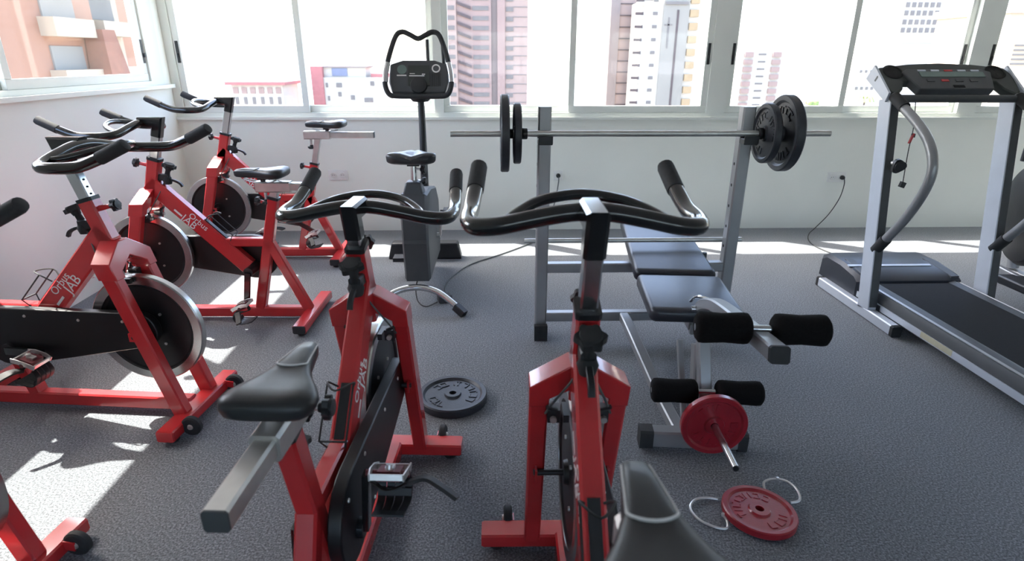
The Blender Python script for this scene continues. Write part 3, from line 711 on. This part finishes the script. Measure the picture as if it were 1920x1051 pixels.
# ------------------------------------------------------------------ weight plates
def plate_profile(r, t, hole):
    h = t/2
    return [(hole, -h*.9), (hole+.018, -h*.9), (hole+.022, -h*.45), (r*.80, -h*.45), (r*.86, -h*.95), (r*.97, -h), (r, -h*.7), (r, h*.7), (r*.97, h), (r*.86, h*.95), (r*.80, h*.45), (hole+.022, h*.45), (hole+.018, h*.9), (hole, h*.9)]
def make_plate(name, label, c, axis, r, t, material, roll=0.0, arcs=((15, 75, 4), (170, 330, 9)), group=None, hole=.0155):
    o = thing(name, label, 'weight plate', c, 0, group)
    q = Vector(axis).normalized().to_track_quat('Z', 'Y').to_matrix() @ Matrix.Rotation(roll, 3, 'Z')
    obj('disc', MB().lathe(plate_profile(r, t, hole), 56, q), material, o)
    rnd = random.Random(int(r*1000)); lr = r*.60; ch = r*.22
    for side in (1, -1):
        for a0, a1, n in arcs:
            for k in range(n):
                a = math.radians(a0+(a1-a0)*k/max(1, n-1)); e = Vector((math.cos(a), math.sin(a), 0)); tt = Vector((-e.y, e.x, 0)); m = MB()
                w = ch*.36; st = ch*.16; c0 = e*lr; hz = side*(t*.225); M = basis(e, tt, (0, 0, 1))
                opts = [((0, -w, ch, st), (0, w, ch, st)), ((0, -w, ch, st), (ch*.45, 0, st, 2*w)), ((0, -w, ch, st), (ch*.45, 0, st, 2*w), (-ch*.45, 0, st, 2*w)), ((0, 0, ch, st), (ch*.45, 0, st, 2*w))]
                for dx, dy, sx, sy in opts[rnd.randrange(4)]:
                    m.box(q @ (c0+e*dx+tt*dy+Vector((0, 0, hz))), (sx, sy, t*.16), q @ M)
                obj('raised_mark', m, material, o)
    return o
BZ, BY_ = 1.072, RY-.062
make_plate('weight_plate', 'large black iron plate, outer one at the end of the barbell by the exercise bike', (.062, BY_, BZ), (-1, 0, 0), .176, .040, 'iron_plate', .4, group=None)
make_plate('weight_plate', 'smaller black iron plate, inner one at the end of the barbell by the exercise bike', (.120, BY_, BZ), (-1, 0, 0), .138, .034, 'iron_plate', 1.1, group=None)
make_plate('weight_plate', 'smaller black iron plate, inner one at the treadmill end of the barbell', (1.298, BY_, BZ), (1, 0, 0), .138, .034, 'iron_plate', 2.0, group=None)
make_plate('weight_plate', 'large black iron plate, outer one at the treadmill end of the barbell', (1.382, BY_, BZ), (1, 0, 0), .176, .044, 'iron_plate', .9, group=None)
make_plate('weight_plate', 'loose black iron plate lying on the carpet behind the spin bike', (-.178, 2.262, .0195), (0, 0, 1), .150, .038, 'iron_plate', 0, arcs=((25, 62, 3), (150, 320, 9)), group=None)
make_plate('weight_plate', 'red iron plate on the peg of the bench leg lift', pg0+(pg1-pg0)*.26, pg0-pg1, .117, .028, 'red_plate', .5, arcs=((20, 70, 3), (150, 300, 7)), group=None, hole=.014)
make_plate('weight_plate', 'red iron plate lying flat on the carpet between two wire collars', (.864, 1.528, .0165), (.05, .02, 1), .118, .026, 'red_plate', 2.6, arcs=((20, 70, 3), (150, 300, 7)), group=None, hole=.014)
bar = thing('barbell_bar', 'straight steel barbell bar resting on the rack hooks', 'barbell', (0, 0, 0))
obj('shaft', MB().cyl((-.19, BY_, BZ), (1.607, BY_, BZ), .0145, 20), 'steel', bar)
for x0, x1, r in ((.141, .168, .026), (1.259, 1.2805, .027), (.083, .102, .022), (1.316, 1.359, .022)):
    obj('collar', MB().lathe([(.0145, 0), (r*.9, 0), (r, .004), (r, (x1-x0)-.004), (r*.9, x1-x0), (.0145, x1-x0)], 20, AX, (x0, BY_, BZ)), 'black_paint', bar)
# wire spring collars beside the loose red plate
def wire_collar(label, pts, knob):
    o = thing('wire_collar', label, 'collar', (0, 0, 0), 0, None)
    obj('wire', MB().tube(crom(pts, 6), .0042, 8), 'spring_steel', o)
    obj('wire_tip', MB().lathe([(0, -.006), (.005, -.005), (.006, 0), (.005, .005), (0, .006)], 10, None, knob), 'spring_steel', o)
wire_collar('bent silver wire collar on the carpet, on the bench side of the red plate', [(.755, 1.600, .006), (.722, 1.607, .007), (.676, 1.598, .008), (.648, 1.560, .007), (.660, 1.510, .006), (.700, 1.475, .006), (.735, 1.468, .007), (.745, 1.492, .012), (.738, 1.512, .020)], (.738, 1.512, .021))
wire_collar('bent silver wire collar half under the far rim of the red plate', [(.930, 1.632, .012), (.938, 1.662, .022), (.972, 1.668, .030), (1.010, 1.650, .034), (1.028, 1.612, .030), (1.022, 1.575, .018), (.992, 1.572, .010)], (.985, 1.664, .034))

# ------------------------------------------------------------------ upright exercise bike (local x right, y towards the window)
U = thing('upright_bike', 'dark grey upright exercise bike with a looped console handlebar', 'exercise bike', (-.452, 3.75, 0))
leg = [(.278, -.585, .018), (.225, -.545, .060), (.12, -.475, .112), (0, -.445, .128), (-.12, -.475, .112), (-.225, -.545, .060), (-.278, -.585, .018)]
lg = obj('rear_leg', MB().tube(crom(leg, 6), .019, 12), 'chrome', U)
for s in (-1, 1): obj('end_cap', MB().sq([(s*.235, -.555, .050), (s*.288, -.592, .014)], .046, .044, side=(0, 0, 1)), 'black_plastic', lg)
m = MB()
for pr in ([(-.32, 0), (.225, 0), (.195, .125), (-.29, .125)],): m.prism(pr, -.56, -.46, XZ)
obj('front_stabilizer', m, 'black_plastic', U, bevel=.012)
body = [(-.36, .135), (.36, .10), (.42, .22), (.38, .48), (.22, .60), (-.12, .66), (-.375, .672), (-.40, .60), (-.385, .40), (-.395, .38)]
secs = []
YZ = lambda x, s: [Vector((x, y*s+.0*(1-s), .38+(z-.38)*s)) for y, z in body]
m = MB().loft([YZ(-.078, .95), YZ(-.066, 1), YZ(.066, 1), YZ(.078, .95)]); obj('housing', m, 'plastic_grey', U, ang=30)
m = MB().loft([[Vector((x, y, z)) for x, y in ((-.06, -.375), (.06, -.375), (.06, -.25), (-.06, -.25))] if k == 0 else [Vector((x*.7, -.30+(y+.30)*.7, .735)) for x, y in ((-.06, -.375), (.06, -.375), (.06, -.25), (-.06, -.25))] for k, z in enumerate((.665, .73))])
obj('post_boot', m, 'plastic_grey', U, bevel=.01)
obj('seat_post', MB().cyl((0, -.29, .64), (0, -.27, .855), .018, 14), 'chrome', U)
for z, r in ((.80, .026), (.735, .020)):
    k = obj('seat_knob', MB().cyl((.015, -.28, z), (.05, -.30, z), .007, 8), 'steel', U); m = MB(); knob_lobed(m, (.055, -.303, z), (1, -.4, 0), r, .026); obj('knob_head', m, 'black_plastic', k)
obj('saddle_clamp', MB().box((0, -.27, .832), (.07, .06, .03)), 'black_plastic', U)
st = [(.13, .020, .0, -.03), (.10, .034, .008, -.035), (.04, .06, .012, -.038), (-.02, .105, .014, -.042), (-.07, .138, .020, -.046), (-.11, .138, .020, -.046), (-.135, .10, .004, -.036)]
secs = []
for x, w, zt, zb in st:
    ring = []
    for k in range(24):
        a = 2*PI*k/24; c, s_ = math.cos(a), math.sin(a); yy = w*math.copysign(abs(c)**.6, c)
        zz = (zt*abs(s_)**.5 - (.022 if x < 0 else .006)*math.exp(-(yy/(w*.35))**2)*(s_ > .3)) if s_ >= 0 else zb*abs(s_)**.4
        ring.append(Vector((yy, -.27+x, .885+zz)))
    secs.append(ring)
obj('saddle', MB().loft(secs), 'saddle_skin', U, ang=60)
obj('mast', MB().tube([(.01, .16, .55), (.005, .235, 1.0), (0, .25, 1.22)], [.026, .022, .022], 14), 'black_plastic', U)
tl = Matrix.Rotation(R_(-24), 3, 'X'); cc = Vector((0, .235, 1.275))
def cp(x, y, z): return cc + tl @ Vector((x, y, z))
ho = [(-.165, -.098), (.165, -.098), (.186, -.03), (.180, .085), (.10, .112), (-.10, .112), (-.180, .085), (-.186, -.03)]
CM = tl @ basis((1, 0, 0), (0, 0, 1), (0, -1, 0))
con = obj('console', MB().prism(ho, -.03, .03, CM, cc), 'plastic_grey', U, bevel=.008)
con['label'] = 'dark console with a round readout and white print'
obj('center_panel', MB().box(cp(0, -.033, .01), (.135, .006, .13), tl), 'console_green', con)
obj('screen', MB().lathe([(0, 0), (.030, 0), (.030, .003), (0, .003)], 24, CM, cp(-.105, -.030, .05)), 'lcd', con)
obj('readout_strip', MB().box(cp(-.107, -.032, .012), (.06, .004, .007), tl), 'decal_white', con)
obj('print_mark', MB().box(cp(-.012, -.0365, .008), (.095, .001, .006), tl), 'decal_white', con)
obj('print_mark', MB().box(cp(-.040, -.0365, .022), (.032, .001, .004), tl), 'decal_white', con)
obj('print_mark', MB().box(cp(.030, -.0365, .018), (.02, .001, .006), tl), 'decal_white', con)
obj('emblem', MB().lathe([(.019, 0), (.027, 0), (.027, .002), (.019, .002)], 24, CM, cp(.108, -.030, .058)), 'decal_white', con)
for k in range(5): obj('speaker_slot', MB().box(cp(.085+k*.012, -.031, -.015), (.005, .004, .085), tl), 'black_plastic', con)
obj('dial', MB().lathe([(0, 0), (.055, 0), (.050, .012), (.02, .018), (0, .018)], 28, CM, cp(0, -.030, -.050)), 'black_plastic', con)
obj('hub', MB().lathe([(0, -.05), (.05, -.045), (.072, -.02), (.075, .02), (0, .03)], 24, None, (0, .24, 1.185)), 'black_plastic', U)
lp = [(0, -.07, -.098), (-.12, -.075, -.098), (-.180, -.08, -.088), (-.205, -.075, -.03), (-.200, -.05, .045), (-.175, -.01, .15), (-.135, .03, .255), (-.095, .04, .278), (-.05, .04, .262), (0, .035, .240)]
hl = lp + [(-x, y, z) for x, y, z in reversed(lp[:-1])]
hbm = obj('handlebar', MB().tube(crom([cc+Vector(p) for p in hl[:-1]], 5, closed=True), .0155, 12, closed=True), 'grip_foam', U)
for s in (-1, 1): obj('pulse_sensor', MB().tube(crom([cc+Vector((s*.2055, -.070, -.015)), cc+Vector((s*.201, -.052, .04)), cc+Vector((s*.188, -.03, .098))], 4), .0175, 12), 'chrome', hbm)
for x in (.055, .155): obj('support_rod', MB().tube([cc+Vector((x, .05, .06)), cc+Vector((x*.96, .06, .235 if x < .1 else .20))], .011, 8), 'black_plastic', hbm)
obj('crank_axle', MB().cyl((-.10, .14, .28), (.10, .14, .28), .02, 14), 'steel', U)
for s, dz in ((-1, -.165), (1, .165)):
    c_ = obj('crank_arm', MB().sq([(s*.102, .14, .28), (s*.112, .14+.01*s, .28+dz)], .016, .03, side=(1, 0, 0)), 'steel', U)
    m = MB().box((s*.175, .15, .28+dz), (.10, .095, .028)); m.cyl((s*.105, .14+.01*s, .28+dz), (s*.14, .145, .28+dz), .008, 8)
    obj('pedal', m, 'black_plastic', U, bevel=.006)

# ------------------------------------------------------------------ treadmill
T = thing('treadmill', 'grey treadmill with silver uprights and curved handrails', 'treadmill', (2.507, 3.1, 0))
for s in (-1, 1):
    x = s*.342
    bs = obj('base_rail', MB().sq([(x, -.27, .032), (x, .50, .032)], .05, .060, side=(1, 0, 0)), 'treadmill_silver', T)
    for y, d in ((-.27, -1), (.50, 1)): obj('end_cap', MB().sq([(x, y+d*-.012, .031), (x, y+d*.012, .031)], .054, .062, side=(1, 0, 0)), 'black_rubber', bs)
    up = obj('upright', MB().sq([(x, .0, .055), (x, .20, 1.20)], .050, .104, side=(1, 0, 0), ch=.08), 'treadmill_silver', T)
    lean = Vector((0, .20, 1.145)).normalized(); nr = Vector((0, -1.145, .20)).normalized()
    obj('upright_shade_face', MB().sq([Vector((x, .0, .07))+nr*.0525, Vector((x, .198, 1.19))+nr*.0525], .044, .004, side=(1, 0, 0)), 'plastic_grey', up)  # dark sheet puts the shade of the camera-facing side into the colour
    rail = [(x, .17, 1.215), (x, .10, 1.18), (x, -.06, 1.10), (x, -.185, 1.01), (x, -.245, .90), (x, -.225, .78), (x, -.14, .62), (x, .0, .44), (x, .02, .415)]
    hr = obj('handrail', MB().tube(crom(rail, 6), .024, 16), 'silver_paint', T)
    obj('rail_sleeve', MB().tube([(x, -.03, .478), (x, .035, .395)], .030, 14), 'black_rubber', hr)
    obj('rail_sleeve', MB().tube([(x, .16, 1.212), (x, .06, 1.165)], .029, 14), 'black_rubber', hr)
    # deck side rails
    prof = [(-.045, .055), (.045, .055), (.045, .155), (.01, .165), (-.03, .150), (-.045, .11)]
    xr = s*.262
    prf = [(xr + (-a if s > 0 else a), z) for a, z in prof]
    sr = obj('side_rail', MB().prism(prf, -.16, 1.28, basis((1, 0, 0), (0, 0, 1), (0, -1, 0))), 'plastic_grey', T)
    obj('rail_trim', MB().box((xr+s*.048, -.56, .080), (.006, 1.44, .034)), 'treadmill_silver', sr)
    obj('rail_trim', MB().box((xr+s*.020, -.56, .1555), (.012, 1.43, .006), Matrix.Rotation(s*.35, 3, 'Y')), 'silver_paint', sr)
    obj('foot_block', MB().box((x-s*.055, -.02, .075), (.07, .10, .035)), 'black_plastic', T)
obj('warning_label', MB().box((-.313, -.52, .083), (.002, .22, .030)), 'decal_yellow', T)
obj('deck', MB().box((0, -.56, .112), (.45, 1.43, .03)), 'black_plastic', T)
bm_ = MB(); path = [(.125, .155), (-1.24, .155), (-1.262, .148), (-1.27, .13), (-1.262, .112), (-1.24, .105), (.125, .105), (.145, .112), (.152, .13), (.145, .148)]
bm_.prism([(-y, z) for y, z in path], -.216, .216, basis((0, -1, 0), (0, 0, 1), (-1, 0, 0)), (0, 0, 0)); obj('running_belt', bm_, 'belt', T)
mc = [(.14, .05), (.14, .165), (.18, .190), (.36, .215), (.54, .215), (.60, .185), (.61, .06)]
sec = lambda x, k: [Vector((x, .36+(y-.36)*k, .05+(z-.05)*k)) for y, z in mc]
m = MB().loft([sec(-.322, .86), sec(-.300, .98), sec(-.28, 1), sec(.28, 1), sec(.300, .98), sec(.322, .86)]); mo = obj('motor_cover', m, 'motor_cover', T, ang=28)
obj('cover_stripe', MB().box((-.05, .30, .2085), (.52, .022, .006), Matrix.Rotation(.13, 3, 'X')), 'treadmill_silver', mo)
for s in (-1, 1): obj('cover_rib', MB().sq([(s*.265, .155, .178), (s*.25, .40, .212)], .05, .02, side=(1, 0, 0)), 'plastic_grey', mo)
# console
tl2 = Matrix.Rotation(R_(38), 3, 'X'); tc = Vector((0, .27, 1.285))
def tp(x, y, z): return tc + tl2 @ Vector((x, y, z))
ol_ = [(-.43, .03), (-.40, .095), (-.20, .125), (0, .135), (.20, .125), (.40, .095), (.43, .03), (.405, -.10), (.375, -.125), (.315, -.075), (.29, -.02), (-.29, -.02), (-.315, -.075), (-.375, -.125), (-.405, -.10)]
co = obj('console', MB().prism([(a*.89, b) for a, b in ol_], -.022, .022, tl2, tc), 'console_green', T, bevel=.008)
obj('control_panel', MB().prism([(-.20, -.095), (.21, -.095), (.25, .045), (.20, .065), (-.22, .065), (-.25, .045)], -.012, .036, tl2, tc), 'plastic_grey', co, bevel=.006)
obj('display', MB().box(tp(.02, .020, .037), (.36, .04, .004), tl2), 'lcd', co)
for k in range(5): obj('button', MB().box(tp(-.14+k*.075, .05, .037), (.045, .012, .004), tl2), 'treadmill_silver' if k != 2 else 'decal_red', co)
for k in range(4): obj('button', MB().box(tp(-.12+k*.08, -.030, .037), (.04, .016, .004), tl2), 'plastic_grey' if k != 1 else 'decal_red', co)
obj('key_slot', MB().box(tp(.02, -.075, .037), (.06, .018, .004), tl2), 'hole_black', co)
for s in (-1, 1): 
    obj('cup_holder', MB().lathe([(0, 0), (.052, 0), (.055, .004), (.045, .005), (.044, .002), (0, .002)], 26, tl2, tp(s*.290, .055, .021)), 'hole_black', co)
    obj('arm_side', MB().prism([(.10, -.06), (.10, .03), (-.12, .03), (-.135, -.02)], -.006, .006, tl2 @ basis((0, 1, 0), (0, 0, 1), (1, 0, 0)), tp(s*.375, -.0, 0)), 'treadmill_silver', co)
obj('grab_bar', MB().cyl((-.342, .155, 1.205), (.342, .155, 1.205), .020, 16), 'plastic_grey', T)
k = obj('fold_knob', MB().cyl((-.342, .06, .88), (-.342, .02, .873), .010, 10), 'steel', T)
m = MB(); knob_lobed(m, (-.342, .015, .872), (0, -1, -.15), .036, .034, 3); obj('knob_head', m, 'black_plastic', k)
lan = obj('safety_lanyard', MB().tube(crom([(-.242, .13, 1.19), (-.249, .09, 1.06), (-.262, .07, .94), (-.287, .02, .78)], 5), .0022, 6), 'cord_black', T)
obj('clip', MB().box((-.253, .082, 1.005), (.010, .010, .055), Matrix.Rotation(.25, 3, 'Y')), 'decal_red', lan)
obj('clip_jaw', MB().box((-.245, .084, 1.02), (.016, .012, .020)), 'black_plastic', lan)
obj('key_plug', MB().box((-.289, .018, .768), (.026, .018, .030), Matrix.Rotation(.3, 3, 'Y')), 'black_plastic', lan)

# ------------------------------------------------------------------ cross trainer at the picture edge
X = thing('cross_trainer', 'dark cross trainer past the treadmill, mostly cut off by the picture edge', 'cross trainer', (3.485, 3.50, 0))
q = Vector((1, -.35, 0)).to_track_quat('Z', 'Y').to_matrix()
obj('wheel_housing', MB().lathe([(0, -.09), (.20, -.085), (.31, -.055), (.335, -.02), (.335, .02), (.31, .055), (.20, .085), (0, .09)], 48, q, (0, .12, .47)), 'black_paint', X)
obj('base_beam', MB().sq([(0, .16, .06), (0, -.75, .06)], .07, .06, side=(1, 0, 0)), 'silver_paint', X)
for y in (.10, -.72): obj('foot_bar', MB().tube([(-.10 if y > 0 else -.2, y, .035), (.27, y, .035)], .034, 14), 'black_plastic', X)
obj('mast', MB().tube([(0, .15, .1), (0, .24, .9), (0, .20, 1.45)], .035, 14), 'silver_paint', X)
obj('console', MB().box((0, .18, 1.50), (.26, .05, .18), Matrix.Rotation(-.5, 3, 'X')), 'black_plastic', X, bevel=.015)
for s in (-1, 1):
    obj('pedal_bar', MB().sq([(s*.26, .05, .33 if s > 0 else .16), (s*.26, -.62, .25 if s > 0 else .105)], .04, .05, side=(1, 0, 0)), 'silver_paint', X)
    obj('foot_plate', MB().box((s*.305, -.30, .30 if s > 0 else .14), (.15, .30, .05)), 'black_plastic', X, bevel=.01)
    obj('swing_handle', MB().tube(crom([(s*.10, .2, .80), (s*.11, .18, 1.0), (s*.12, .12, 1.3), (s*.12, .0, 1.62)], 5), .018, 12), 'grip_foam', X)

# ------------------------------------------------------------------ outlets, plugs and cables
def outlet(label, x, z, n):
    o = thing('wall_outlet', label, 'outlet', (x, YB, z))
    w = .082*n
    obj('cover_plate', MB().box((0, -.005, 0), (w, .010, .085)), 'outlet_white', o, bevel=.004)
    for k in range(n):
        cx_ = (k-(n-1)/2)*.078
        s = obj('socket', MB().lathe([(0, .006), (.017, .006), (.019, .014), (.022, .014), (.022, .006), (.023, 0), (0, 0)], 22, XZ, (cx_, -.006, 0)), 'outlet_white', o)
        for d in (-.008, .008): obj('pin_hole', MB().cyl((cx_+d, -.0115, 0), (cx_+d, -.0125, 0), .0028, 8), 'hole_black', s)
outlet('white double wall outlet above the corner spin bike, nothing plugged in', -1.284, .483, 2)
outlet('small white wall outlet behind the barbell rack with a black plug', .562, .475, 1)
outlet('white double wall outlet between rack and treadmill with one black plug', 2.972, .452, 2)
def cable(label, pts, plug, mat_='cord_black', r=.0038):
    o = thing('power_cable', label, 'cable', (0, 0, 0))
    obj('cord', MB().tube(crom(pts, 6), r, 8), mat_, o)
    if plug:
        q = Vector((0, -1, 0)).to_track_quat('Z', 'Y').to_matrix()
        obj('plug', MB().lathe([(0, 0), (.018, 0), (.019, .014), (.013, .030), (.007, .040), (0, .042)], 18, q, plug), 'cord_black', o)
    return o
cable('black treadmill power cable hanging from the wall outlet to the carpet', [(3.011, YB-.056, .450), (3.010, YB-.075, .40), (2.995, YB-.07, .28), (2.92, YB-.08, .14), (2.80, YB-.12, .03), (2.70, YB-.22, .006), (2.60, 4.60, .006), (2.58, 4.40, .006), (2.66, 4.05, .006), (2.72, 3.74, .02)], (3.011, YB-.018, .452))
cable('thin dark cable running from the small outlet to the exercise bike adapter', [(.562, YB-.056, .475), (.560, YB-.07, .42), (.535, YB-.05, .25), (.48, YB-.07, .08), (.40, 4.80, .006), (.33, 4.62, .006), (.08, 4.32, .006), (-.16, 4.07, .006), (-.28, 3.80, .006), (-.31, 3.62, .006), (-.29, 3.45, .02)], (.562, YB-.018, .475), 'cable_grey', .0045)
cable('short black cord looping from the adapter to the exercise bike column', [(-.335, 3.34, .018), (-.40, 3.30, .006), (-.455, 3.37, .010), (-.475, 3.44, .06), (-.462, 3.47, .125)], None)
pa = thing('power_adapter', 'small black power adapter lying under the exercise bike leg', 'adapter', (-.295, 3.39, 0), .3)
obj('case', MB().box((0, 0, .024), (.085, .062, .046)), 'plastic_grey', pa, bevel=.008)
obj('cord_boot', MB().cyl((.0, .028, .022), (.0, .052, .022), .008, 10, .005), 'cord_black', pa)
